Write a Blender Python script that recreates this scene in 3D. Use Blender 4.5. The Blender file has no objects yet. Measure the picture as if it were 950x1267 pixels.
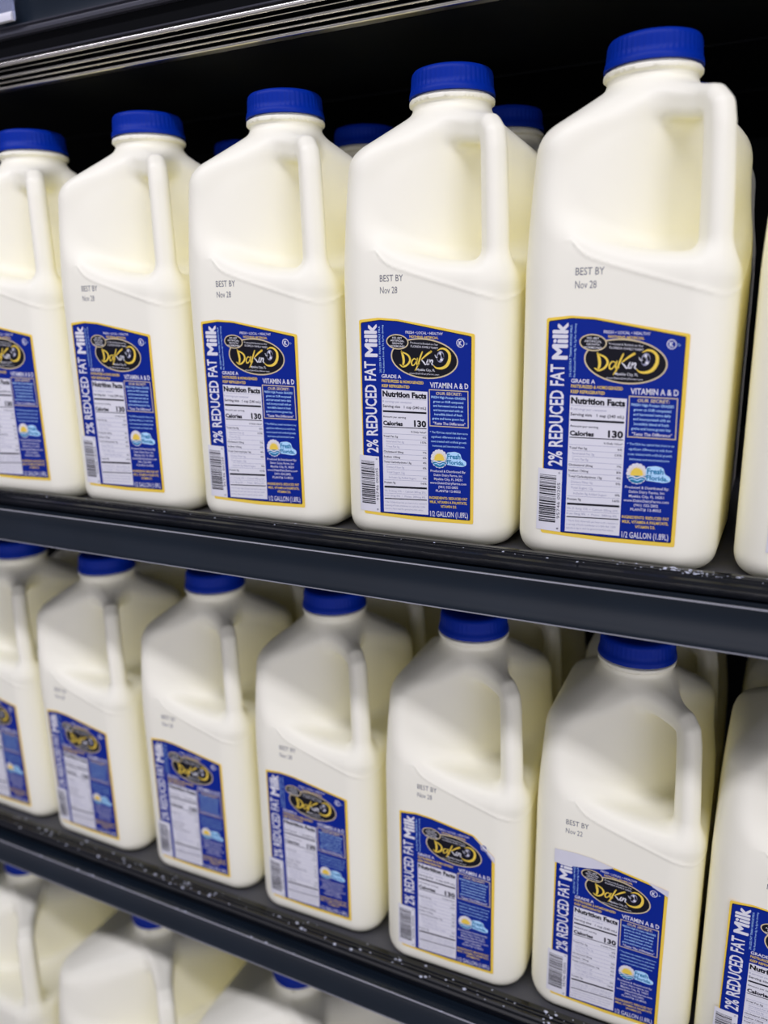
import bpy, bmesh, math, random
import numpy as np
from mathutils import Matrix, Vector

random.seed(7)
S = 0.001                    # the scene is designed in millimetres
Z0 = 1200.0                  # upper shelf deck stands 1.2 m above the floor (minus 4 mm)
SC = bpy.context.scene
COL = SC.collection


# ------------------------------------------------------------------ materials
def lin(c):
    out = []
    for v in c:
        v = v / 255.0
        out.append(v / 12.92 if v <= 0.04045 else ((v + 0.055) / 1.055) ** 2.4)
    return (out[0], out[1], out[2], 1.0)


def mat(name, rgb, rough=0.5, metal=0.0, spec=0.5, noise=None, linear=None, coat=0.0):
    """procedural principled material; noise = (scale, amount, bump_mm)"""
    m = bpy.data.materials.new(name)
    m.use_nodes = True
    nt = m.node_tree
    b = nt.nodes['Principled BSDF']
    col = (*linear, 1.0) if linear else lin(rgb)
    b.inputs['Base Color'].default_value = col
    b.inputs['Roughness'].default_value = rough
    b.inputs['Metallic'].default_value = metal
    b.inputs['Specular IOR Level'].default_value = spec
    b.inputs['Coat Weight'].default_value = coat
    if metal == 0:
        b.inputs['Specular Tint'].default_value = (1.0, 0.99, 0.80, 1.0)
    if noise:
        tc = nt.nodes.new('ShaderNodeTexCoord')
        nz = nt.nodes.new('ShaderNodeTexNoise')
        nz.inputs['Scale'].default_value = noise[0]
        nz.inputs['Detail'].default_value = 5
        nt.links.new(tc.outputs['Object'], nz.inputs['Vector'])
        if noise[1]:
            rp = nt.nodes.new('ShaderNodeMapRange')
            rp.inputs['To Min'].default_value = 1 - noise[1]
            rp.inputs['To Max'].default_value = 1 + noise[1]
            nt.links.new(nz.outputs['Fac'], rp.inputs['Value'])
            mx = nt.nodes.new('ShaderNodeMix')
            mx.data_type = 'RGBA'
            mx.blend_type = 'MULTIPLY'
            mx.inputs['Factor'].default_value = 1.0
            mx.inputs['A'].default_value = col
            nt.links.new(rp.outputs['Result'], mx.inputs['B'])
            nt.links.new(mx.outputs['Result'], b.inputs['Base Color'])
        if noise[2]:
            bp = nt.nodes.new('ShaderNodeBump')
            bp.inputs['Strength'].default_value = 1.0
            bp.inputs['Distance'].default_value = noise[2] * S
            nt.links.new(nz.outputs['Fac'], bp.inputs['Height'])
            nt.links.new(bp.outputs['Normal'], b.inputs['Normal'])
    return m


M = {}
M['milk'] = mat('milky_plastic', None, 0.42, spec=0.35, linear=(0.985, 0.955, 0.69), noise=(30, 0.0, 0.05))
M['cap'] = mat('blue_cap_plastic', None, 0.42, spec=0.12, linear=(0.001, 0.024, 0.27), noise=(60, 0.06, 0))
M['l_yellow'] = mat('label_yellow', None, 0.42, spec=0.12, linear=(0.95, 0.67, 0.075))
M['l_blue'] = mat('label_blue', None, 0.42, spec=0.12, linear=(0.002, 0.020, 0.235))
M['l_black'] = mat('label_black', None, 0.42, spec=0.12, linear=(0.008, 0.008, 0.012))
M['l_white'] = mat('label_white', None, 0.42, spec=0.12, linear=(0.80, 0.79, 0.72))
M['l_tan'] = mat('label_tan', None, 0.42, spec=0.12, linear=(0.70, 0.58, 0.30))
M['l_gold'] = mat('label_gold', None, 0.42, spec=0.12, linear=(0.92, 0.66, 0.08))
M['l_grey'] = mat('label_grey', None, 0.42, spec=0.12, linear=(0.34, 0.34, 0.40))
M['l_teal'] = mat('label_teal', None, 0.42, spec=0.12, linear=(0.02, 0.22, 0.36))
M['l_sky'] = mat('label_sky', None, 0.42, spec=0.12, linear=(0.50, 0.78, 0.90))
M['l_fold'] = mat('label_back_paper', None, 0.4, linear=(0.74, 0.73, 0.68), noise=(90, 0.05, 0.6))
M['stamp'] = mat('stamp_ink', None, 0.6, linear=(0.17, 0.17, 0.18))
M['steel'] = mat('black_coated_steel', None, 0.6, spec=0.06, linear=(0.003, 0.0033, 0.0036), noise=(40, 0.25, 0.05))
M['deck'] = mat('dark_grey_deck', None, 0.55, linear=(0.085, 0.085, 0.083), noise=(35, 0.3, 0.1))
M['lip'] = mat('black_ridged_plastic', None, 0.2, spec=0.5, linear=(0.006, 0.007, 0.009), noise=(90, 0.5, 0.25))
M['channel'] = mat('blue_black_channel_plastic', None, 0.28, spec=0.32, linear=(0.009, 0.015, 0.021), noise=(14, 0.35, 0.12))
M['edge'] = mat('edge_highlight_paint', None, 0.4, linear=(0.30, 0.30, 0.29))  # pale colour standing in for light caught on the channel edges
M['chrome'] = mat('ridged_chrome', None, 0.27, 1.0, linear=(0.72, 0.68, 0.55), noise=(50, 0.1, 0.0))
M['rail'] = mat('grey_rail', None, 0.4, 0.0, spec=0.3, linear=(0.04, 0.04, 0.046))
M['case'] = mat('black_case_interior', None, 0.7, spec=0.1, linear=(0.004, 0.0045, 0.0045), noise=(6, 0.5, 0.1))
M['vinyl'] = mat('store_floor', None, 0.4, linear=(0.62, 0.61, 0.59), noise=(3, 0.15, 0))
M['frost'] = mat('frost', None, 0.5, linear=(0.62, 0.65, 0.68))


def clear_mat():
    m = bpy.data.materials.new('clear_plastic')
    m.use_nodes = True
    b = m.node_tree.nodes['Principled BSDF']
    b.inputs['Base Color'].default_value = (0.75, 0.80, 0.95, 1)
    b.inputs['Roughness'].default_value = 0.12
    b.inputs['Transmission Weight'].default_value = 0.8
    b.inputs['IOR'].default_value = 1.3
    return m


M['clear'] = clear_mat()


# ------------------------------------------------------------------ helpers
def link(name, me, parent=None, loc=None):
    o = bpy.data.objects.new(name, me)
    COL.objects.link(o)
    if parent:
        o.parent = parent
    if loc:
        o.location = Vector(loc) * S
    return o


def tag(o, label=None, cat=None, group=None, kind=None):
    for k, v in (('label', label), ('category', cat), ('group', group), ('kind', kind)):
        if v:
            o[k] = v
    return o


def mesh(name, V, F, mats, idx=None, smooth=False):
    me = bpy.data.meshes.new(name)
    me.from_pydata([(v[0] * S, v[1] * S, v[2] * S) for v in V], [], [tuple(f) for f in F])
    for m in mats:
        me.materials.append(m)
    if idx is not None:
        me.polygons.foreach_set('material_index', idx)
    if smooth:
        me.polygons.foreach_set('use_smooth', [True] * len(F))
    me.update()
    return me


def box_mesh(name, x0, x1, y0, y1, z0, z1, m):
    V = [(x, y, z) for x in (x0, x1) for y in (y0, y1) for z in (z0, z1)]
    F = [(0, 1, 3, 2), (4, 6, 7, 5), (0, 4, 5, 1), (2, 3, 7, 6), (0, 2, 6, 4), (1, 5, 7, 3)]
    return mesh(name, V, F, [m])


def extrude(name, prof, x0, x1, m, smooth=False):
    """closed (y, z) profile swept along x"""
    n = len(prof)
    V = [(x0, y, z) for y, z in prof] + [(x1, y, z) for y, z in prof]
    F = [(i, (i + 1) % n, n + (i + 1) % n, n + i) for i in range(n)]
    F += [tuple(range(n))[::-1], tuple(range(n, 2 * n))]
    me = mesh(name, V, F, [m])
    bm = bmesh.new()
    bm.from_mesh(me)
    bmesh.ops.recalc_face_normals(bm, faces=bm.faces)
    bm.to_mesh(me)
    bm.free()
    if smooth:
        for p in me.polygons:
            p.use_smooth = len(p.vertices) == 4
        me.set_sharp_from_angle(angle=math.radians(35))
    return me


# ------------------------------------------------------------------ jug surface: signed distance field + surface nets
def smin(a, b, k):
    h = np.clip(0.5 + 0.5 * (b - a) / k, 0, 1)
    return b + (a - b) * h - k * h * (1 - h)


def smax(a, b, k):
    return -smin(-a, -b, k)


def rbox2(x, y, hx, hy, r):
    qx = np.abs(x) - hx + r
    qy = np.abs(y) - hy + r
    return np.hypot(np.maximum(qx, 0), np.maximum(qy, 0)) + np.minimum(np.maximum(qx, qy), 0) - r


def seg2(px, pz, a, b):
    ax, az = a
    bx, bz = b
    dx, dz = bx - ax, bz - az
    t = np.clip(((px - ax) * dx + (pz - az) * dz) / (dx * dx + dz * dz), 0, 1)
    return np.hypot(px - ax - t * dx, pz - az - t * dz)


class Jug:
    """moulded square plastic jug with a hand hole under one corner"""

    def __init__(s, wx=45.0, wy=46.4, zs=186.0, zn=207.0, ztop=214.0, rc=18.0, hz=166.5, hh=31.0, neck=18.6, crease=True):
        s.wx, s.wy, s.zs, s.zn, s.ztop, s.rc = wx, wy, zs, zn, ztop, rc
        s.hz, s.hh, s.neck, s.crease = hz, hh, neck, crease
        s.k = wx / 45.0

    def narrow(s, z):
        t = np.clip((z - s.hz + 40) / (s.zs - s.hz + 45), 0, 1.3)
        return 1.0 - 0.085 * t ** 1.4

    def handle(s, x, y, z):
        g = s.narrow(z)
        x, y = x / g, y / g
        d = (x - y) * 0.70710678
        p = (x + y) * 0.70710678
        k = s.k
        R = 6.5 * math.sqrt(k)
        D = 55.6 * k - R
        top = s.zs + 6.0
        q = np.minimum(seg2(d, z, (14, s.zn - 9), (D - 4 * k, top)), seg2(d, z, (D - 4 * k, top), (D - 0.8, top - 3)))
        q = np.minimum(q, seg2(d, z, (D - 0.8, top - 3), (D, top - 9)))
        q = np.minimum(q, seg2(d, z, (D, top - 9), (D, s.hz - s.hh - 8)))
        f = q - R
        g = np.abs(p) - 5.8 * math.sqrt(k) - 9 * np.clip((D - 8 * k - d) / (26 * k), 0, 1) ** 1.5
        r = 5.0
        return np.hypot(np.maximum(f + r, 0), np.maximum(g + r, 0)) + np.minimum(np.maximum(f, g) + r, 0) - r

    def rest(s, x, y, z):
        xo, yo = x, y
        g = s.narrow(z)
        x, y = x / g, y / g
        f1 = rbox2(x, y, s.wx, s.wy, s.rc)
        slope = (s.wx - s.neck) / (s.zn - s.zs)
        t = np.maximum(s.zn - z, 0)
        hx = s.neck + t * slope
        f2 = rbox2(x, y, hx, hx * s.wy / s.wx, np.minimum(s.neck, s.rc + 0.3)) / math.sqrt(1 + slope * slope)
        f = smax(f1, f2, 8.0)
        f = smax(f, -z, 11.0)
        f = smax(f, z - s.zn - 1, 2.0)
        # hand recess: two gently turned planes meeting behind the handle, bounded by a dome
        k = s.k
        d1 = 24.4 * k
        pl = smax(0.53 * x - 0.848 * y - d1, 0.848 * x - 0.53 * y - d1, 12.0)
        c = 28.0 * k
        a = 60.0 * k
        ex, ey, ez = x - c, y + c, z - s.hz
        qn = np.sqrt((ex / a) ** 2 + (ey / a) ** 2 + (ez / s.hh) ** 2)
        g2 = np.sqrt((ex / a ** 2) ** 2 + (ey / a ** 2) ** 2 + (ez / s.hh ** 2) ** 2) + 1e-9
        e = qn * (qn - 1) / g2
        cut = smax(-pl, e, 8.0)
        f = smax(f, -cut, 12.0)
        # neck with flange
        nr = np.hypot(xo, yo)
        n = np.maximum(nr - s.neck, np.maximum(z - s.ztop, s.zn - 12 - z))
        f = smin(f, n, 5.0)
        zf = s.ztop - 3.2
        fl = np.hypot(np.maximum(nr - 20.2, 0), np.maximum(np.abs(z - zf) - 0.6, 0)) + np.minimum(np.maximum(nr - 20.2, np.abs(z - zf) - 0.6), 0) - 0.7
        fl = np.maximum(fl, -(nr - 10))
        f = smin(f, fl, 1.0)
        if s.crease:
            for (u, v) in ((x, y), (-y, -x)):
                t = np.clip((u + 21) / 60, 0, 1)
                zc = 136.5 - 18.0 * t + 5 * np.exp(-np.maximum(u + 21, 0) / 4.0)
                w = np.clip((u + 26) / 6, 0, 1) * np.clip((43 - u) / 8, 0, 1) * (v < -38)
                f = f - 0.34 * w * np.exp(-((z - zc) / 1.1) ** 2)
        return f

    def __call__(s, x, y, z):
        return smin(s.rest(x, y, z), s.handle(x, y, z), 6.0)

    def grad(s, P, e=0.25):
        x, y, z = P.T
        return np.stack([(s(x + e, y, z) - s(x - e, y, z)), (s(x, y + e, z) - s(x, y - e, z)), (s(x, y, z + e) - s(x, y, z - e))], 1) / (2 * e)

    def surface(s, h):
        w = max(s.wx, s.wy) + 4
        xs = np.arange(-w, w + h, h)
        zs = np.arange(-4, s.ztop + 4 + h, h)
        X, Y, Z = np.meshgrid(xs, xs, zs, indexing='ij')
        F = s(X.ravel(), Y.ravel(), Z.ravel()).reshape(X.shape)
        ins = F < 0
        nx, ny, nz = F.shape
        acc = np.zeros((nx - 1, ny - 1, nz - 1, 3))
        cnt = np.zeros((nx - 1, ny - 1, nz - 1))
        for ax in range(3):
            oth = [a for a in range(3) if a != ax]
            for b0 in (0, 1):
                for b1 in (0, 1):
                    lo, hi = [None] * 3, [None] * 3
                    off = [0.0] * 3
                    for a, b in zip(oth, (b0, b1)):
                        lo[a] = hi[a] = slice(b, F.shape[a] - 1 + b)
                        off[a] = b
                    lo[ax] = slice(0, F.shape[ax] - 1)
                    hi[ax] = slice(1, F.shape[ax])
                    A, B = F[tuple(lo)], F[tuple(hi)]
                    cr = (A < 0) != (B < 0)
                    t = np.where(cr, A / np.where(cr, A - B, 1), 0)
                    cnt += cr
                    for a in range(3):
                        acc[..., a] += np.where(cr, t if a == ax else off[a], 0)
        act = cnt > 0
        ids = -np.ones(act.shape, int)
        ids[act] = np.arange(act.sum())
        I = np.argwhere(act)
        P = (I + acc[act] / cnt[act][:, None]) * h + np.array([xs[0], xs[0], zs[0]])
        for _ in range(3):
            g = s.grad(P)
            fv = s(*P.T)
            st = -fv[:, None] * g / np.maximum((g * g).sum(1), 0.2)[:, None]
            P = P + np.clip(st, -h * 0.5, h * 0.5)
        Q = []
        for ax in range(3):
            a1, a2 = (ax + 1) % 3, (ax + 2) % 3
            lo = [slice(None)] * 3
            hi = [slice(None)] * 3
            lo[ax] = slice(0, -1)
            hi[ax] = slice(1, None)
            A, B = ins[tuple(lo)], ins[tuple(hi)]
            E = np.argwhere(A != B)
            E = E[(E[:, a1] > 0) & (E[:, a2] > 0) & (E[:, a1] < F.shape[a1] - 1) & (E[:, a2] < F.shape[a2] - 1)]
            flip = B[tuple(E.T)]
            d1 = np.zeros(3, int); d1[a1] = 1
            d2 = np.zeros(3, int); d2[a2] = 1
            c = [E - d1 - d2, E - d2, E, E - d1]
            q = np.stack([ids[tuple(v.T)] for v in c], 1)
            q[flip] = q[flip][:, ::-1]
            Q.append(q)
        Q = np.concatenate(Q)
        N = s.grad(P)
        N /= np.linalg.norm(N, axis=1)[:, None] + 1e-12
        return P, Q, N

    def parts(s, name, h):
        """bottle mesh and handle mesh that share one seamless surface"""
        P, Q, N = s.surface(h)
        c = P[Q].mean(1)
        hd = s.handle(*c.T)
        rs = s.rest(*c.T)
        is_h = (hd < rs - 1.0) & (((c[:, 0] - c[:, 1]) * 0.7071) > 24 * s.k)
        out = []
        for sel, nm in ((~is_h, name + '_bottle'), (is_h, name + '_handle')):
            q = Q[sel]
            used, inv = np.unique(q, return_inverse=True)
            q = inv.reshape(q.shape)
            me = mesh(nm, P[used], q.tolist(), [M['milk']], smooth=True)
            me.normals_split_custom_set_from_vertices([tuple(v) for v in N[used]])
            out.append(me)
        return out


def cap_mesh(name, z):
    prof = [(0, 12.2), (12, 12.2), (17.2, 12.1), (18.6, 11.6), (19.4, 10.6), (19.6, 9.2), (19.8, 6.0), (20.0, 3.4), (20.5, 2.9), (20.9, 1.2), (21.0, 0.1), (20.3, 0.0), (18.0, 0.2)]
    n = 144
    V, F = [], []
    for j, (r, zz) in enumerate(prof):
        for i in range(n):
            a = 2 * math.pi * i / n
            rr = r
            if 3.0 < zz < 10.5 and r > 19:
                rr = r + (0.22 if (i % 3) == 0 else -0.12)
            V.append((rr * math.cos(a), rr * math.sin(a), z + zz))
    for j in range(len(prof) - 1):
        for i in range(n):
            a, b = j * n + i, j * n + (i + 1) % n
            if j == 0:
                continue
            F.append((a, a + n, b + n, b))
    F.append(tuple(n + i for i in range(n)))
    me = mesh(name, V, F, [M['cap']], smooth=True)
    me.set_sharp_from_angle(angle=math.radians(50))
    return me


# ------------------------------------------------------------------ label artwork, laid out on a flat sheet
# design units: a 548 x 818 drawing whose four corners map on to the 59 x 97 mm sheet
SRC = [(100, 47), (648, 97), (600, 905), (95, 865)]
DST = [(-30.1, 110.1), (29.0, 103.1), (29.0, 13.1), (-30.1, 13.1)]
_A, _b = [], []
for (x, y), (u, v) in zip(SRC, DST):
    _A += [[x, y, 1, 0, 0, 0, -u * x, -u * y], [0, 0, 0, x, y, 1, -v * x, -v * y]]
    _b += [u, v]
_H = np.append(np.linalg.solve(np.array(_A, float), np.array(_b, float)), 1).reshape(3, 3)
FACE_Y = -46.4


def onlabel(pts, layer):
    p = np.asarray(pts, float)
    q = np.c_[p, np.ones(len(p))] @ _H.T
    q = q[:, :2] / q[:, 2:]
    out = []
    for a, b in q:
        t = max(0.0, -27.0 - a)          # the sheet follows the rounded corner of the jug
        out.append((a, FACE_Y + (18.0 - math.sqrt(324.0 - t * t)) - 0.10 - 0.035 * layer, b))
    return out


def clip_half(pts, c, keep_left):
    out = []
    n = len(pts)
    for i in range(n):
        p, q = pts[i], pts[(i + 1) % n]
        ip = (p[0] <= c) if keep_left else (p[0] >= c)
        iq = (q[0] <= c) if keep_left else (q[0] >= c)
        if ip:
            out.append(p)
        if ip != iq:
            t = (c - p[0]) / (q[0] - p[0])
            out.append((c, p[1] + t * (q[1] - p[1])))
    return out


class Art:
    def __init__(s):
        s.V, s.F, s.I, s.mats = [], [], [], []

    def m(s, key):
        if M[key] not in s.mats:
            s.mats.append(M[key])
        return s.mats.index(M[key])

    def poly(s, pts, key, layer):
        if min(p[0] for p in pts) < 125 and max(p[0] for p in pts) > 80:
            # cut into strips where the sheet bends round the corner
            cuts = (84.0, 94.0, 104.0, 114.0, 124.0)
            rest = pts
            for c in cuts:
                left = clip_half(rest, c, True)
                if len(left) > 2:
                    s.poly_flat(left, key, layer)
                rest = clip_half(rest, c, False)
                if len(rest) < 3:
                    return
            pts = rest
        s.poly_flat(pts, key, layer)

    def poly_flat(s, pts, key, layer):
        b = len(s.V)
        s.V += onlabel(pts, layer)
        n = len(pts)
        area = sum(pts[i][0] * pts[(i + 1) % n][1] - pts[(i + 1) % n][0] * pts[i][1] for i in range(n))
        f = tuple(range(b, b + n))
        s.F.append(f if area < 0 else f[::-1])
        s.I.append(s.m(key))

    def rect(s, x0, y0, x1, y1, key, layer, skew=0.0):
        s.poly([(x0, y0), (x1, y0 + skew * (x1 - x0)), (x1, y1 + skew * (x1 - x0)), (x0, y1)], key, layer)

    def ellipse(s, cx, cy, a, b, key, layer, rot=0.0, n=48, a0=0, a1=360):
        pts = []
        for i in range(n):
            t = math.radians(a0 + (a1 - a0) * i / (n if a1 - a0 == 360 else n - 1))
            x, y = a * math.cos(t), b * math.sin(t)
            r = math.radians(rot)
            pts.append((cx + x * math.cos(r) - y * math.sin(r), cy + x * math.sin(r) + y * math.cos(r)))
        s.poly(pts, key, layer)

    def stroke(s, pts, widths, key, layer, sub=6):
        """tapering brush stroke along a smooth path"""
        P = [np.array(p, float) for p in pts]
        P = [2 * P[0] - P[1]] + P + [2 * P[-1] - P[-2]]
        W = [widths[0]] + list(widths) + [widths[-1]]
        C, R = [], []
        for i in range(1, len(P) - 2):
            for k in range(sub + (1 if i == len(P) - 3 else 0)):
                t = k / sub
                a, b_, c, d = P[i - 1], P[i], P[i + 1], P[i + 2]
                C.append(0.5 * ((2 * b_) + (-a + c) * t + (2 * a - 5 * b_ + 4 * c - d) * t * t + (-a + 3 * b_ - 3 * c + d) * t ** 3))
                R.append((W[i] * (1 - t) + W[i + 1] * t) / 2)
        C = np.array(C)
        T = np.gradient(C, axis=0)
        T /= np.linalg.norm(T, axis=1)[:, None] + 1e-9
        Nn = np.c_[-T[:, 1], T[:, 0]]
        R = np.array(R)[:, None]
        L, Rr = C + Nn * R, C - Nn * R
        for i in range(len(C) - 1):
            s.poly([tuple(L[i]), tuple(L[i + 1]), tuple(Rr[i + 1]), tuple(Rr[i])], key, layer)
        for e in (0, -1):
            s.ellipse(C[e][0], C[e][1], R[e][0], R[e][0], key, layer, n=10)

    def text(s, txt, x, y, h, w=0, key='l_white', layer=3, align='l', bold=0.0, slope=0.0, shear=0.0, rot=False):
        """x, y = anchor on the middle of the line; h = capital height; w = line width (0: natural)"""
        V, F, x0, x1, ch = glyphs(txt, bold)
        sy = h / ch
        sx = (w / (x1 - x0)) if w else sy * 0.92
        width = (x1 - x0) * sx
        ox = {'l': 0, 'c': -width / 2, 'r': -width}[align]
        pts = []
        for (u, v) in V:
            a = (u - x0) * sx + ox + shear * v * sy
            b = v * sy - h / 2
            if rot:
                pts.append((x - b, y - a))
            else:
                pts.append((x + a, y - b + slope * a))
        b0 = len(s.V)
        s.V += onlabel(pts, layer)
        k = s.m(key)
        for f in F:
            s.F.append(tuple(b0 + i for i in f))
            s.I.append(k)

    def build(s, name):
        return mesh(name, s.V, s.F, s.mats, s.I)


_gc = {}
_cap = {}


def glyphs(txt, bold):
    key = (txt, bold)
    if key in _gc:
        return _gc[key]

    def ev(t):
        cu = bpy.data.curves.new('type', 'FONT')
        cu.body = t
        cu.resolution_u = 2
        cu.offset = bold
        cu.fill_mode = 'FRONT'
        o = bpy.data.objects.new('type', cu)
        COL.objects.link(o)
        dg = bpy.context.evaluated_depsgraph_get()
        me = o.evaluated_get(dg).to_mesh()
        V = [(v.co.x, v.co.y) for v in me.vertices]
        F = []
        for p in me.polygons:
            f = list(p.vertices)
            a = sum(V[f[i]][0] * V[f[(i + 1) % len(f)]][1] - V[f[(i + 1) % len(f)]][0] * V[f[i]][1] for i in range(len(f)))
            F.append(f if a > 0 else f[::-1])
        o.evaluated_get(dg).to_mesh_clear()
        bpy.data.objects.remove(o)
        bpy.data.curves.remove(cu)
        return V, F
    if bold not in _cap:
        V, _ = ev('H')
        _cap[bold] = max(v[1] for v in V)
    V, F = ev(txt)
    xs = [v[0] for v in V]
    _gc[key] = (V, F, min(xs), max(xs), _cap[bold])
    return _gc[key]


def round_poly(pts, r, n=5):
    out = []
    k = len(pts)
    for i in range(k):
        p0, p1, p2 = (np.array(pts[j % k], float) for j in (i - 1, i, i + 1))
        a = p1 + (p0 - p1) / np.linalg.norm(p0 - p1) * r
        b = p1 + (p2 - p1) / np.linalg.norm(p2 - p1) * r
        for j in range(n + 1):
            t = j / n
            out.append(tuple((1 - t) ** 2 * a + 2 * t * (1 - t) * p1 + t * t * b))
    return out


def build_sheet(kind):
    A = Art()
    if kind == 'peeled':
        outer = [(97, 50), (190, 36), (280, 40), (520, 74), (640, 180), (600, 905), (345, 893), (95, 865)]
        inner = [(108, 63), (195, 48), (282, 51), (513, 86), (620, 182), (584, 888), (345, 874), (170, 860), (101, 618)]
    else:
        outer = [(97, 48), (190, 36), (280, 40), (649, 96), (601, 906), (345, 893), (95, 866)]
        inner = [(108, 62), (195, 48), (282, 51), (630, 109), (585, 888), (345, 874), (170, 860), (101, 618)]
    A.poly(round_poly(outer, 9), 'l_yellow', 0)
    blk = [(x + (3 if x > 500 else -2 if x < 150 else 0), y + (3 if y > 500 else -3)) for x, y in inner]
    A.poly(round_poly(blk, 7), 'l_black', 1)
    A.poly(round_poly(inner, 7), 'l_blue', 2)
    A.text('2% REDUCED FAT', 143, 613, 52, 388, 'l_white', 3, bold=0.02, rot=True)
    for i, (ox, oy) in enumerate(((0, 0), (-2.5, 0), (2.5, 0), (0, -3.5), (0, 3.5), (-2, 3), (2, -3))):     # heavy type, overprinted
        A.text('Milk', 152 + ox, 203 + oy, 56, 136, 'l_white', 3 + 0.4 * i, rot=True)
    A.text('2% LESS FAT THAN WHOLE MILK', 193, 272, 8, 200, 'l_sky', 3, rot=True)
    A.text('Fat Reduced From 8g To 5g Per Serving', 209, 272, 7, 205, 'l_sky', 3, rot=True)
    A.text('FRESH \u2022 LOCAL \u2022 HEALTHY', 407, 97, 11, 178, 'l_white', 3, 'c', 0.01, 0.02)
    A.text('NOTHING ARTIFICIAL', 405, 115, 10, 138, 'l_gold', 3, 'c', 0.02, 0.03)
    # kosher mark
    A.ellipse(578, 137, 19, 19, 'l_white', 3)
    A.ellipse(578, 137, 15.5, 15.5, 'l_blue', 4)
    A.text('K', 578, 137, 19, 17, 'l_white', 5, 'c', 0.04)
    A.text('D', 607, 139, 9, 8, 'l_sky', 3, 'c')
    A.text('GRADE A', 197, 286, 15, 92, 'l_white', 3, 'l', 0.02, 0.02)
    A.text('PASTEURIZED & HOMOGENIZED', 197, 306, 12, 198, 'l_gold', 3, 'l', 0.02, 0.03)
    A.text('KEEP REFRIGERATED', 197, 327, 12, 130, 'l_gold', 3, 'l', 0.02, 0.03)
    A.text('VITAMIN A & D', 425, 320, 23, 182, 'l_white', 3, 'l', 0.018, 0.012)
    # framed slogan box
    A.poly([(419, 338), (606, 343), (600, 502), (415, 496)], 'l_tan', 3)
    A.poly([(423, 342), (602, 347), (596, 498), (419, 492)], 'l_blue', 4)
    A.text('OUR SECRET:', 512, 356, 12, 122, 'l_tan', 5, 'c', 0.025, 0.02, 0.15)
    for i, (t, w) in enumerate((('FRESH High Protein GRASSES', 162), ('grown on OUR composted', 142), ('and harvested twice daily', 142), ('and incorporated with an', 140), ('incredible blend of fresh', 132), ('grains and home grown hay', 150))):
        A.text(t, 510 - i, 373.5 + 18 * i, 9.5, w, 'l_sky', 5, 'c', 0.012, 0.03)
    A.text('"Taste The Difference"', 508, 484, 11, 152, 'l_white', 5, 'c', 0.015, 0.025, 0.12)
    for i, (t, w) in enumerate((('* The FDA has stated that there is no', 178), ('significant difference in milk from', 164), ('cows treated with artificial growth', 166), ('hormones and non-treated cows.', 152))):
        A.text(t, 505 - i, 523 + 19 * i, 8.5, w, 'l_sky', 3, 'c', 0.004, 0.03)
    for i, (t, w) in enumerate((('Produced & Distributed By:', 165), ('Dakin Dairy Farms, Inc', 134), ('Myakka City, FL 34251', 132), ('www.DakinDairyFarms.com', 170), ('(941) 322-2802', 92), ('PLANT# 12-8022', 116))):
        A.text(t, 494 - 0.6 * i, 686 + 16.6 * i, 9.5, w, 'l_white', 3, 'c', 0.008, 0.03)
    for i, (t, w) in enumerate((('INGREDIENTS: REDUCED FAT', 178), ('MILK, VITAMIN A PALMITATE,', 174), ('VITAMIN D3.', 76))):
        A.text(t, 490, 799 + 17.5 * i, 10.5, w, 'l_gold', 3, 'c', 0.015, 0.03)
    A.text('1/2 GALLON (1.89L)', 402, 863, 22, 176, 'l_white', 3, 'l', 0.008, 0.035)
    if kind == 'folded':
        A.poly([(95, 42), (190, 33), (275, 35), (385, 55), (330, 82), (262, 100), (180, 116), (95, 122)], 'l_fold', 9)
        A.poly([(548, 78), (652, 95), (648, 132), (612, 116), (575, 100)], 'l_fold', 9)
    if kind == 'peeled':
        A.poly([(505, 70), (640, 178), (637, 218), (590, 150), (545, 108)], 'l_fold', 9)
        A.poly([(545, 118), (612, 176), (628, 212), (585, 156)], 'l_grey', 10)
    return A.build('label_' + kind)


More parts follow.
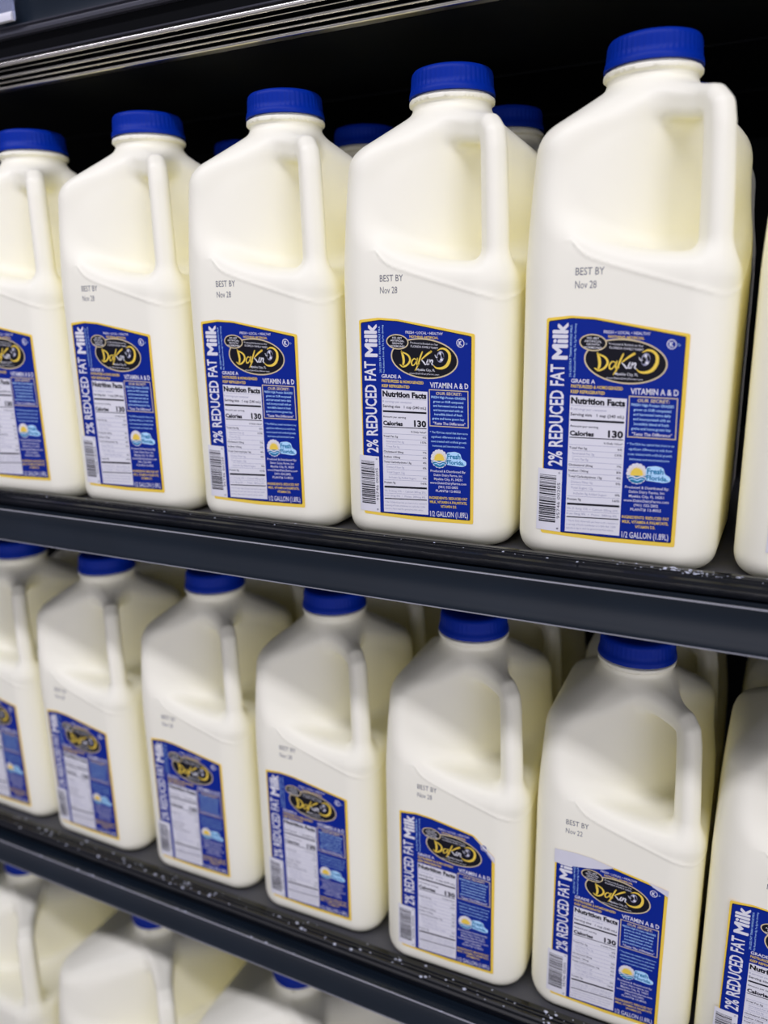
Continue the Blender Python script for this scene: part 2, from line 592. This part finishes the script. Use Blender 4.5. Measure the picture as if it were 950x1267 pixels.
def build_emblem():
    A = Art()
    A.ellipse(404, 207, 160, 87, 'l_tan', 3, 4)
    A.ellipse(404, 207, 154, 81, 'l_black', 4, 4)
    A.ellipse(278, 138, 53, 33, 'l_tan', 5, 3)
    A.ellipse(278, 138, 48, 28, 'l_black', 6, 3)
    for i, (t, w) in enumerate((('NO rBST', 46), ('ARTIFICIAL', 66), ('GROWTH', 50), ('HORMONES', 68))):
        A.text(t, 278, 121 + 12 * i, 8, w, 'l_white', 7, 'c', 0.01, 0.03)
    A.text('Produced & Bottled on Our', 405, 143, 8, 132, 'l_white', 5, 'c', 0.0, 0.05)
    A.text('FLORIDA FAMILY FARM', 405, 158, 9, 128, 'l_white', 5, 'c', 0.0, 0.05)
    A.text('Myakka City, FL', 408, 256, 10, 88, 'l_white', 5, 'c', 0.01, 0.03)
    A.text('www.DakinDairyFarms.com', 400, 273, 7, 140, 'l_white', 5, 'c', 0.0, 0.03)
    # brush script word, drawn in a finer grid of 950 x 760 units over the emblem

    def q(p):
        return ((p[0] / 6.3333 + 60) * 3.0645, (p[1] / 6.3333 + 10) * 3.0645)

    def st(pts, w, key='l_gold', layer=6):
        A.stroke([q(p) for p in pts], [v * 0.484 for v in w], key, layer)
    st([(232, 305), (246, 350), (250, 395), (240, 432)], [14, 24, 22, 16])
    st([(212, 424), (240, 440), (275, 430), (304, 402), (312, 370), (290, 335), (232, 308)], [10, 16, 16, 18, 18, 16, 10])
    st([(376, 378), (352, 368), (328, 396), (332, 426), (354, 420), (378, 382)], [8, 10, 13, 13, 9, 8])
    st([(386, 366), (376, 404), (386, 426), (404, 410)], [14, 15, 12, 7])
    st([(436, 306), (412, 360), (385, 430), (358, 472)], [12, 15, 14, 6])
    st([(522, 302), (478, 330), (424, 374)], [20, 17, 9])
    st([(424, 376), (446, 398), (462, 418), (478, 404)], [9, 13, 11, 7], 'l_white')
    st([(490, 372), (476, 404), (486, 418), (500, 396)], [10, 13, 10, 7], 'l_white')
    st([(508, 374), (498, 414)], [11, 12], 'l_white')
    st([(498, 410), (522, 378), (534, 384), (526, 412), (540, 422)], [8, 11, 12, 11, 9], 'l_white')
    st([(538, 422), (570, 446), (625, 446), (672, 420), (700, 370), (700, 315), (668, 280), (625, 272), (585, 290)], [6, 14, 22, 28, 28, 25, 20, 15, 5])
    A.ellipse(*q((612, 345)), 17, 25, 'l_grey', 7, 12)
    A.ellipse(*q((598, 352)), 8, 15, 'l_black', 8, 10)
    A.ellipse(*q((634, 335)), 5, 12, 'l_black', 8, -15)
    A.ellipse(*q((612, 318)), 5, 7, 'l_white', 8, 0)
    A.ellipse(*q((622, 372)), 7, 5, 'l_white', 8, 20)
    st([(560, 330), (572, 352), (590, 350)], [6, 9, 6], 'l_white', 8)
    return A.build('emblem')


def build_facts():
    A = Art()
    A.poly([(195, 342), (412, 350), (393, 869), (187, 858)], 'l_white', 3)

    def L(y):      # left edge
        return 197 - (y - 345) * 0.014

    def Rg(y):
        return 408 - (y - 350) * 0.036
    sl = 0.035

    def t(txt, y, h, w, b=0.0, ind=0, key='l_black'):
        A.text(txt, L(y) + 2 + ind, y, h, w, key, 4, 'l', b, sl)

    def r(txt, y, h, w, b=0.0):
        A.text(txt, Rg(y) - 3, y + 4, h, w, 'l_black', 4, 'r', b, sl)

    def bar(y, th, key='l_black', ind=0):
        A.poly([(L(y) + 2 + ind, y - th / 2), (Rg(y) - 2, y + 5 - th / 2), (Rg(y) - 2, y + 5 + th / 2), (L(y) + 2 + ind, y + th / 2)], key, 4)
    t('Nutrition Facts', 360, 24, 207, 0.05)
    bar(380, 1.2, 'l_grey')
    t('8 servings per container', 393, 9, 138, 0, key='l_grey')
    t('Serving size   1 cup (240 mL)', 413, 11, 204, 0.02)
    bar(436, 8)
    t('Amount per serving', 458, 8, 108, 0.012)
    t('Calories', 485, 18, 92, 0.045)
    r('130', 483, 26, 58, 0.045)
    bar(502, 3.5)
    r('% Daily Value*', 520, 7, 72, 0.015)
    rows = (('Total Fat 5g', '6%', 68, 0, 1), ('Saturated Fat 3g', '15%', 84, 12, 0), ('Trans Fat 0g', '', 62, 12, 0), ('Cholesterol 20mg', '7%', 92, 0, 1), ('Sodium 130mg', '6%', 76, 0, 1),
            ('Total Carbohydrate 13g', '4%', 128, 0, 1), ('Dietary Fiber 0g', '0%', 82, 12, 0), ('Total Sugars 12g', '', 84, 12, 0), ('Includes 0g Added Sugars', '0%', 126, 22, 0), ('Protein 9g', '16%', 52, 0, 1))
    y = 541
    for a, b, w, ind, bold in rows:
        bar(y - 11, 1.2, 'l_grey', ind)
        t(a, y, 8, w, 0.018 if bold else 0.0, ind, 'l_black' if bold else 'l_grey')
        if b:
            r(b, y, 8, 11 * len(b) * 0.8, 0.012)
        y += 21.6
    bar(754, 8)
    t('Vit. D 3mcg 15%  \u2022  Calcium 300mg 25%', 770, 7.5, 192, 0.0, 0, 'l_grey')
    bar(781, 1.2, 'l_grey')
    t('Iron 0mg 0%  \u2022  Potas. 380mg 8%', 790, 7.5, 190, 0.0, 0, 'l_grey')
    bar(803, 4)
    for i, s_ in enumerate(('* The % Daily Value tells you how much a nutrient in', 'a serving of food contributes to a daily diet. 2,000', 'calories a day is used for general nutrition advice.')):
        t(s_, 817 + 13.5 * i, 6.5, 195 - 8 * i, 0.0, 0, 'l_grey')
    return A.build('nutrition_panel')


def build_barcode():
    A = Art()
    A.poly([(79, 622), (172, 629), (170, 862), (76, 852)], 'l_white', 4)
    rr = random.Random(3)
    y = 648.0
    while y < 828:
        th = rr.choice((2.0, 2.0, 3.6, 5.6))
        A.poly([(86, y - 3), (150, y + 2), (150, y + 2 + th), (86, y - 3 + th)], 'l_black', 5)
        y += th + rr.choice((1.8, 2.4, 4.0))
    A.text('95746 00205', 160, 812, 11, 135, 'l_black', 5, rot=True)
    A.text('0', 161, 643, 8, 7, 'l_black', 5, rot=True)
    A.text('8', 158, 853, 8, 7, 'l_black', 5, rot=True)
    return A.build('barcode')


def build_sun():
    A = Art()
    for i in range(16):
        a = 2 * math.pi * i / 16
        A.ellipse(455 + 32 * math.cos(a), 633 + 32 * math.sin(a), 8.5, 8.5, 'l_white', 3, n=12)
    A.ellipse(455, 633, 35, 35, 'l_white', 4)
    for i in range(13):
        a = math.pi + math.pi * i / 12
        A.poly([(455 + 21 * math.cos(a - .1), 636 + 21 * math.sin(a - .1)), (455 + 33 * math.cos(a), 636 + 33 * math.sin(a)), (455 + 21 * math.cos(a + .1), 636 + 21 * math.sin(a + .1))], 'l_gold', 5)
    A.ellipse(455, 634, 22, 22, 'l_gold', 6)
    A.ellipse(455, 636, 36, 33, 'l_teal', 7, 0, 30, 8, 172)
    A.stroke([(421, 647), (437, 643), (455, 649), (473, 643), (490, 648)], [3, 5, 5, 5, 3], 'l_white', 8)
    A.stroke([(426, 656), (441, 653), (457, 659), (472, 653), (484, 656)], [2, 3.5, 3.5, 3.5, 2], 'l_sky', 8)
    A.poly(round_poly([(492, 606), (530, 602), (556, 610), (560, 632), (582, 644), (582, 660), (560, 666), (488, 658), (486, 640)], 8), 'l_sky', 4)
    A.text('Fresh', 524, 622, 21, 62, 'l_teal', 6, 'c', 0.03, 0.03, 0.05)
    A.text('from', 503, 638, 6, 18, 'l_teal', 6, 'c', 0.02, 0.03)
    A.text('Florida.', 532, 648, 17, 82, 'l_teal', 6, 'c', 0.03, 0.06)
    return A.build('sun_badge')


def build_stamp(l1, l2):
    V, F = [], []
    for txt, z, h, w in ((l1, 129.0, 3.0, 12.0), (l2, 123.6, 3.0, 9.0)):
        v, f, x0, x1, ch = glyphs(txt, 0.0)
        b = len(V)
        for (a, c) in v:
            V.append((-18.6 + (a - x0) * w / (x1 - x0), FACE_Y - 0.07, z - 1.5 + c * h / ch))
        F += [tuple(b + i for i in q) for q in f]
    return mesh('date_stamp', V, F, [M['stamp']])


# ------------------------------------------------------------------ jugs
HALF = Jug()
half_bottle, half_handle = HALF.parts('half_gallon', 1.3)
half_cap = cap_mesh('half_gallon_cap', 213.0)
BIG = Jug(wx=71, wy=71, zs=208, zn=232, ztop=242, rc=26, hz=190, hh=38, neck=18.6, crease=False)
big_bottle, big_handle = BIG.parts('gallon', 2.2)
big_cap = cap_mesh('gallon_cap', 240.5)
sheets = {k: build_sheet(k) for k in ('plain', 'folded', 'peeled')}
emblem_me, facts_me, barcode_me, sun_me = build_emblem(), build_facts(), build_barcode(), build_sun()
stamps = {'a': build_stamp('BEST BY', 'Nov 28'), 'b': build_stamp('BEST BY', 'Nov 22')}


def make_jug():
    t = bpy.data.objects.new('milk_jug', None)
    t.empty_display_size = 0.02
    COL.objects.link(t)
    link('bottle', half_bottle, t)
    link('handle', half_handle, t)
    tag(link('cap', half_cap, t), 'blue screw cap')
    lb = link('label', sheets['plain'], t)
    link('emblem', emblem_me, lb)
    link('nutrition_panel', facts_me, lb)
    link('barcode', barcode_me, lb)
    link('sun_badge', sun_me, lb)
    link('date_stamp', stamps['a'], t)
    return t


def copy_tree(o, parent=None, skip=()):
    c = o.copy()
    COL.objects.link(c)
    c.parent = parent
    for ch in o.children:
        if ch.name.split('.')[0] not in skip:
            copy_tree(ch, c, skip)
    return c


proto = make_jug()
first = [True]


def place(x, y, z, yaw, label, group, sheet='plain', stamp='a', rear=False, label_dx=0.0):
    if first[0]:
        o = proto
        first[0] = False
    else:
        o = copy_tree(proto, None, ('label', 'date_stamp') if rear else ())
    o.location = (x * S, y * S, (z + Z0) * S)
    o.rotation_euler = (0, 0, yaw)
    tag(o, label, 'milk jug', group)
    for ch in o.children:
        b = ch.name.split('.')[0]
        if b == 'label':
            ch.data = sheets[sheet]
            ch.location.x = label_dx * S
            if sheet == 'folded':
                tag(ch, 'blue label with its top edge folded over to the white back')
            elif sheet == 'peeled':
                tag(ch, 'blue label with its top right corner peeling')
        elif b == 'date_stamp':
            ch.data = stamps[stamp]
            ch.location.x = (-6.5 if stamp == 'b' else 0.0) * S
    return o


PU, PL, DZ = 94.2075, 97.064, -284.449
UP = 4.0                 # deck height of the upper shelf in design space
LOW = DZ + 4.0
YL, XL = 25.236, 8.324
g_up, g_low = 'milk jugs in the front row of the upper shelf', 'milk jugs in the front row of the middle shelf'
upper = [
    (0, -0.12, -0.04, -0.0267, 'largest milk jug, rightmost whole one in the upper shelf front row, sharpest blue label'),
    (1, 0.12, 1.8, 0.0008, 'second whole milk jug from the right in the upper shelf front row'),
    (2, 0.06, -0.46, 0.0115, 'third whole milk jug from the right in the upper shelf front row'),
    (3, -0.24, -0.27, -0.0059, 'leftmost milk jug with its whole label showing in the upper shelf front row'),
    (4, 0.18, -1.29, 0.03, 'milk jug cut by the left picture edge on the upper shelf, half its label showing'),
    (-1, 1.6, 0.0, 0.0, 'milk jug cut by the right edge on the upper shelf, only a white sliver showing'),
]
for k, dx, dy, a, lab in upper:
    place(-k * PU + dx, dy, UP, a, lab, g_up)
lower = [
    (0, -2.1, 0.5, 0.0059, 'folded', 'b', 0.0, 'middle shelf milk jug whose blue label is folded white at the top'),
    (1, 1.0, -2.3, 0.03, 'peeled', 'a', 0.0, 'middle shelf milk jug whose blue label peels at its top right corner'),
    (2, 1.3, 0.4, 0.0201, 'plain', 'a', 0.0, 'slightly blurred milk jug left of the middle shelf jug with the peeling label'),
    (3, 1.9, 0.5, 0.0218, 'plain', 'a', 0.0, 'blurred milk jug on middle shelf, third whole label counted from the left'),
    (4, -1.3, -0.5, 0.0, 'plain', 'a', 0.0, 'blurred milk jug on middle shelf, second from the left edge of the picture'),
    (5, -0.8, 1.6, 0.0043, 'plain', 'a', 0.0, 'very blurred milk jug cut by the left picture edge on the middle shelf'),
    (-1, -6.6, -2.0, 0.0, 'plain', 'a', -3.6, 'milk jug cut by the right picture edge on middle shelf, label partly out of frame'),
]
for k, dx, dy, a, sh, stp, ldx, lab in lower:
    place(XL - k * PL + dx, YL + dy, LOW, a, lab, g_low, sh, stp, False, ldx)
rear_up = {0: 'milk jug in the dark behind the largest jug of the upper shelf',
           1: 'shadowed milk jug behind the second whole jug from right on the upper shelf',
           2: 'shadowed milk jug behind the third whole jug from right on the upper shelf',
           3: 'shadowed milk jug behind the leftmost whole jug of the upper shelf, edge of cap showing'}
for k, lab in rear_up.items():
    place(-k * PU + random.uniform(-1, 1), 96 + random.uniform(-1, 1), UP, random.uniform(-.01, .01), lab, 'milk jugs in the second row of the upper shelf', rear=True)
rear_low = {-1: 'dim milk jug behind the jug cut by the right edge on the middle shelf',
            0: 'dim milk jug behind the jug with the folded label on the middle shelf',
            1: 'dim milk jug behind the jug with the peeling label on the middle shelf',
            2: 'dim milk jug behind the third jug from right on the middle shelf',
            3: 'dim milk jug behind the third whole label from left on the middle shelf',
            4: 'dim milk jug behind the second jug from left on the middle shelf',
            5: 'dim milk jug behind the jug cut by the left edge on the middle shelf'}
for k, lab in rear_low.items():
    place(XL - k * PL + random.uniform(-1, 1), YL + 97 + random.uniform(-1, 1), LOW, random.uniform(-.01, .01), lab, 'milk jugs in the second row of the middle shelf', rear=True)

# bigger jugs on the bottom shelf
BIGZ = -390.0 - 240.5
gal = bpy.data.objects.new('gallon_milk_jug', None)
COL.objects.link(gal)
link('bottle', big_bottle, gal)
link('handle', big_handle, gal)
tag(link('cap', big_cap, gal), 'blue screw cap')
spots = [(-219.5 - 17, 'rightmost big milk jug on the bottom shelf, blue cap just showing'),
         (-354.4 - 28, 'big milk jug on the bottom shelf, middle of the three at the bottom'),
         (-500.8 - 40, 'big milk jug on the bottom shelf cut by the left picture edge')]
for i, (x, lab) in enumerate(spots):
    o = gal if i == 0 else copy_tree(gal)
    o.location = (x * S, 37 * S, (BIGZ + Z0) * S)
    tag(o, lab, 'milk jug', 'large milk jugs on the bottom shelf')

# ------------------------------------------------------------------ refrigerated case
X0, X1 = -1300.0, 620.0
DEPTH = 400.0


def tray(name, z, dy, label, rim=True):
    t = bpy.data.objects.new(name, None)
    COL.objects.link(t)
    t.location = (0, dy * S, (z + Z0) * S)
    tag(t, label, 'shelf', 'shelves of the milk case')
    link('deck', extrude('deck', [(-51, 0), (DEPTH - dy, 0), (DEPTH - dy, -3), (-51, -3)], X0, X1, M['deck']), t)
    lip = [(-49.5, -2.5), (-49.5, 4.4), (-50.2, 5.1), (-53.6, 5.4), (-54.2, 4.4), (-54.8, 4.4), (-55.2, 5.3), (-56.0, 5.4), (-56.5, 4.2), (-57.4, 4.0), (-57.8, 4.9), (-58.6, 5.0), (-59.1, 3.8), (-60.4, 3.2), (-61.0, 1.8), (-61.6, 1.6), (-61.8, -1.2), (-60.5, -2.5)]
    if rim:
        link('front_lip', extrude('front_lip', lip, X0, X1, M['lip'], True), t)
    ch = [(-54, -2.6), (-54, -8.0), (-68.6, -8.6), (-69.4, -12), (-70.4, -18), (-71.0, -20.6), (-72.6, -20.6), (-72.9, -19.4), (-72.0, -16.5), (-71.2, -12), (-71.2, -7), (-71.8, -3.0), (-72.6, -1.6), (-72.4, -1.0), (-71.4, -0.9), (-70.2, -2.0), (-69.6, -5.5), (-62.2, -5.0), (-61.4, -2.6)]
    link('price_channel', extrude('price_channel', ch, X0, X1, M['channel'], True), t)
    ed = [(-70.9, -20.6), (-70.9, -21.05), (-73.0, -21.05), (-73.0, -20.6)]  # highlight along the channel's lower edge, painted in as a pale strip
    tag(link('edge_strip', extrude('edge_strip', ed, X0, X1, M['edge']), t), 'thin pale strip painted in as the edge highlight')
    ed2 = [(-72.0, -0.92), (-72.3, -0.88), (-72.72, -1.3), (-72.5, -1.4)]  # the same painted highlight for the channel's top edge
    tag(link('edge_strip', extrude('edge_highlight_top', ed2, X0, X1, M['edge']), t), 'thin pale strip painted in as the edge highlight')
    link('rear_beam', extrude('rear_beam', [(330 - dy, -3), (360 - dy, -3), (360 - dy, -16), (330 - dy, -16)], X0, X1, M['steel']), t)
    return t


tray('display_shelf', UP, 0.0, 'black upper shelf with a ridged lip and dark price channel, directly under the sharp jugs')
tray('display_shelf', LOW, YL, 'black middle shelf with frost on its lip, under the second row of jugs')
tray('display_shelf', BIGZ, 12.0, 'bottom shelf holding the three big jugs, below the picture edge', False)

# top shelf seen from below: ridged chrome nose, grey rail, glossy dark channel
top = bpy.data.objects.new('top_shelf', None)
COL.objects.link(top)
top.location = (0, -20 * S, (250 + Z0) * S)
tag(top, 'black top shelf above the jugs, seen from below, with a ridged chrome nose', 'shelf')
link('deck', extrude('top_deck', [(4, 3), (DEPTH + 20, 3), (DEPTH + 20, 0), (4, 0)], X0, X1, M['case']), top)
cz = []
for i, (zb, zt, dep) in enumerate(((0.0, 1.9, 0.0), (3.0, 4.2, -.9), (5.4, 7.2, -1.8), (8.6, 9.6, -2.4), (11.0, 14.0, -3.0))):
    for k in range(7):
        a = -math.pi / 2 + math.pi * k / 6
        cz.append((dep - 1.5 * math.cos(a) * 1.0, (zb + zt) / 2 + (zt - zb) / 2 * math.sin(a)))
    if i < 4:
        cz.append((dep + 3.0, zt + 0.05))
        cz.append((dep + 3.0, zt + 0.9))
cz = cz + [(5, 14.4), (5, 0.0)]
nose = extrude('chrome_nose', cz, X0, X1, M['chrome'], True)
nose.materials.append(M['steel'])
for p in nose.polygons:                       # shade between the chrome ridges, put in as black groove faces
    if len(p.vertices) == 4:
        zz = sorted(nose.vertices[i].co.z / S for i in p.vertices)
        yy = max(nose.vertices[i].co.y / S for i in p.vertices)
        if any(a - 0.25 < zz[0] and zz[3] < b + 0.25 for a, b in ((1.9, 3.0), (4.2, 5.4), (7.2, 8.6), (9.6, 11.0))) and yy < 4:
            p.material_index = 1
link('chrome_nose', nose, top)
link('face_panel', extrude('face_panel', [(3, 14.4), (1, 14.8), (0.5, 26.2), (3, 26.2)], X0, X1, M['steel']), top)
link('grey_rail', extrude('grey_rail', [(3, 26.2), (-2.2, 26.2), (-3.2, 27.2), (-3.0, 28.8), (-1.6, 29.4), (-1.2, 30.6), (-2.2, 31.2), (-2.2, 32.0), (3, 32.0)], X0, X1, M['rail'], True), top)
link('price_channel', extrude('top_channel', [(3, 32.0), (0, 32.0), (0.6, 36), (0.8, 46), (-0.4, 58), (-1.2, 60), (3, 60)], X0, X1, M['channel'], True), top)
for yy in (120, 235):
    link('cross_rail', extrude('cross_rail', [(yy, 0.0), (yy + 2.5, 0.0), (yy + 2.5, -1.2), (yy, -1.2)], X0, X1, M['steel']), top)
link('rivet_row', extrude('rivet_row', [(-0.6, 16.2), (-0.6, 17.0), (1.2, 17.2), (1.2, 16.0)], X0, X1, M['rail']), top)

# clear tag holder clipped on the channel of the top shelf
tg = Art()
tv = [(-372, -24.5, 282), (-351.5, -24.5, 284), (-351.5, -23.0, 312), (-373, -23.0, 312)]
bmv = []
holder = box_mesh('tag_holder', -373, -352, -25.5, -24.3, 283.5, 312, M['clear'])
th = link('tag_holder', holder)
th.location = (0, 0, Z0 * S)
tag(th, 'clear plastic price tag holder on the channel of the top shelf, top left corner', 'tag holder')
link('foot', extrude('tag_foot', [(-24.3, 283.0), (-26.6, 283.0), (-27.0, 285), (-26.0, 287.6), (-24.3, 288)], -373, -353, M['l_fold'], True), th)

# back lines of the case and shell
wb = link('wall_back', box_mesh('wall_back', X0 - 20, X1 + 20, DEPTH, DEPTH + 20, -Z0, 520, M['case']))
wl = link('light_block_wall_left', box_mesh('light_block_wall_left', X0 - 20, X0, -60, DEPTH, -Z0, 520, M['case']))  # unseen end wall, added to stop world light leaking in from the left
wr = link('wall_right', box_mesh('wall_right', X1, X1 + 20, -60, DEPTH, -Z0, 520, M['case']))
fl = link('floor', box_mesh('floor', -3200, 3200, -4200, DEPTH + 20, -Z0 - 30, -Z0, M['vinyl']))
bs = link('trim_1', box_mesh('trim_1', X0, X1, -55, DEPTH, -Z0, BIGZ - 30, M['steel']))
for o in (wb, wl, wr, fl, bs):
    o.location.z = Z0 * S
    o['kind'] = 'structure'


# frost on the shelf lips
def frost(z, dy, spots, label):
    V, F = [], []
    for x, y, zz, r in spots:
        bm = bmesh.new()
        bmesh.ops.create_icosphere(bm, subdivisions=1, radius=1.0)
        b = len(V)
        for v in bm.verts:
            q = v.co * random.uniform(0.7, 1.2)
            V.append((x + q.x * r * random.uniform(1.0, 1.8), y + q.y * r, zz + q.z * r * 0.45))
        for f in bm.faces:
            F.append(tuple(b + v.index for v in f.verts))
        bm.free()
    o = link('frost', mesh('frost', V, F, [M['frost']], smooth=True))
    o.location = (0, dy * S, (z + Z0) * S)
    tag(o, label, 'frost', kind='stuff')


sp = []
for i in range(46):
    sp.append((random.gauss(34, 11), random.uniform(-58.5, -51), 5.3, random.choice((0.25, 0.35, 0.5, 0.8))))
for i in range(50):
    sp.append((random.uniform(-420, 70), random.uniform(-60, -51), 5.2, random.choice((0.2, 0.25, 0.35, 0.5))))
frost(UP, 0, sp, 'white frost flecks on the lip of the upper shelf')
sp = []
for i in range(150):
    sp.append((random.uniform(-460, 40), random.uniform(-60.5, -50.5), 5.2, random.choice((0.25, 0.35, 0.5, 0.7, 1.0))))
for i in range(40):
    sp.append((random.uniform(-460, 40), random.uniform(-72.5, -71.6), random.uniform(-1.2, -0.6), random.choice((0.25, 0.4, 0.7))))
frost(LOW, YL, sp, 'white frost flecks on the lip of the middle shelf')

# ------------------------------------------------------------------ light
w = bpy.data.worlds.new('store')
SC.world = w
w.use_nodes = True
nt = w.node_tree
bg = nt.nodes['Background']
tc = nt.nodes.new('ShaderNodeTexCoord')
sx = nt.nodes.new('ShaderNodeSeparateXYZ')
rp = nt.nodes.new('ShaderNodeValToRGB')
mp = nt.nodes.new('ShaderNodeMapRange')
mp.inputs['From Min'].default_value = -1
nt.links.new(tc.outputs['Generated'], sx.inputs['Vector'])
nt.links.new(sx.outputs['Z'], mp.inputs['Value'])
nt.links.new(mp.outputs['Result'], rp.inputs['Fac'])
nt.links.new(rp.outputs['Color'], bg.inputs['Color'])
e = rp.color_ramp.elements
e[0].position, e[0].color = 0.25, (1.05, 1.02, 1.26, 1)
e[1].position, e[1].color = 0.80, (0.08, 0.085, 0.10, 1)
for pos, c in ((0.44, (1.22, 1.19, 1.58, 1)), (0.55, (1.18, 1.15, 1.54, 1)), (0.66, (0.20, 0.20, 0.26, 1))):
    e2 = rp.color_ramp.elements.new(pos)
    e2.color = c
mx_ = nt.nodes.new('ShaderNodeMapRange')       # the far left end of the aisle is darker
mx_.inputs['From Min'].default_value = -0.85
mx_.inputs['From Max'].default_value = 0.05
mx_.inputs['To Min'].default_value = 0.10
mx_.inputs['To Max'].default_value = 1.0
nt.links.new(sx.outputs['X'], mx_.inputs['Value'])
nt.links.new(mx_.outputs['Result'], bg.inputs['Strength'])


def area(name, loc, target, sx_, sy_, power, col):
    l = bpy.data.lights.new(name, 'AREA')
    l.shape = 'RECTANGLE'
    l.size, l.size_y = sx_, sy_
    l.energy = power
    l.color = col
    o = bpy.data.objects.new(name, l)
    COL.objects.link(o)
    o.location = loc
    d = Vector(target) - Vector(loc)
    o.rotation_euler = d.to_track_quat('-Z', 'Y').to_euler()
    return o


el = math.radians(57)
c0 = Vector((-0.1, -0.05, Z0 * S))
area('ceiling_tube_light', c0 + Vector((0, -math.cos(el), math.sin(el))) * 2.2, c0, 4.5, 0.14, 38, (0.94, 0.93, 1.24))

# ------------------------------------------------------------------ camera
rx, rz, ry, fpx = 1.3122, 0.4540, -0.0203, 978.48
Rm = Matrix.Rotation(rz, 3, 'Z') @ Matrix.Rotation(rx, 3, 'X') @ Matrix.Rotation(ry, 3, 'Z')
cd = bpy.data.cameras.new('camera')
cam = bpy.data.objects.new('camera', cd)
COL.objects.link(cam)
mw = Rm.to_4x4()
mw.translation = Vector((58.2962, -395.5208, 121.8333 + Z0)) * S
cam.matrix_world = mw
cd.sensor_fit = 'VERTICAL'
cd.sensor_height = 24.0
cd.sensor_width = 24.0
cd.lens = fpx / 1267.0 * 24.0
cd.clip_start = 0.01
cd.dof.use_dof = True
cd.dof.focus_distance = 0.385
cd.dof.aperture_fstop = cd.lens / 5.6
SC.camera = cam

SC.view_settings.view_transform = 'Standard'
SC.view_settings.look = 'None'
SC.view_settings.exposure = 0.33
SC.cycles.max_bounces = 16
SC.cycles.diffuse_bounces = 14
SC.cycles.glossy_bounces = 5
SC.cycles.use_denoising = True
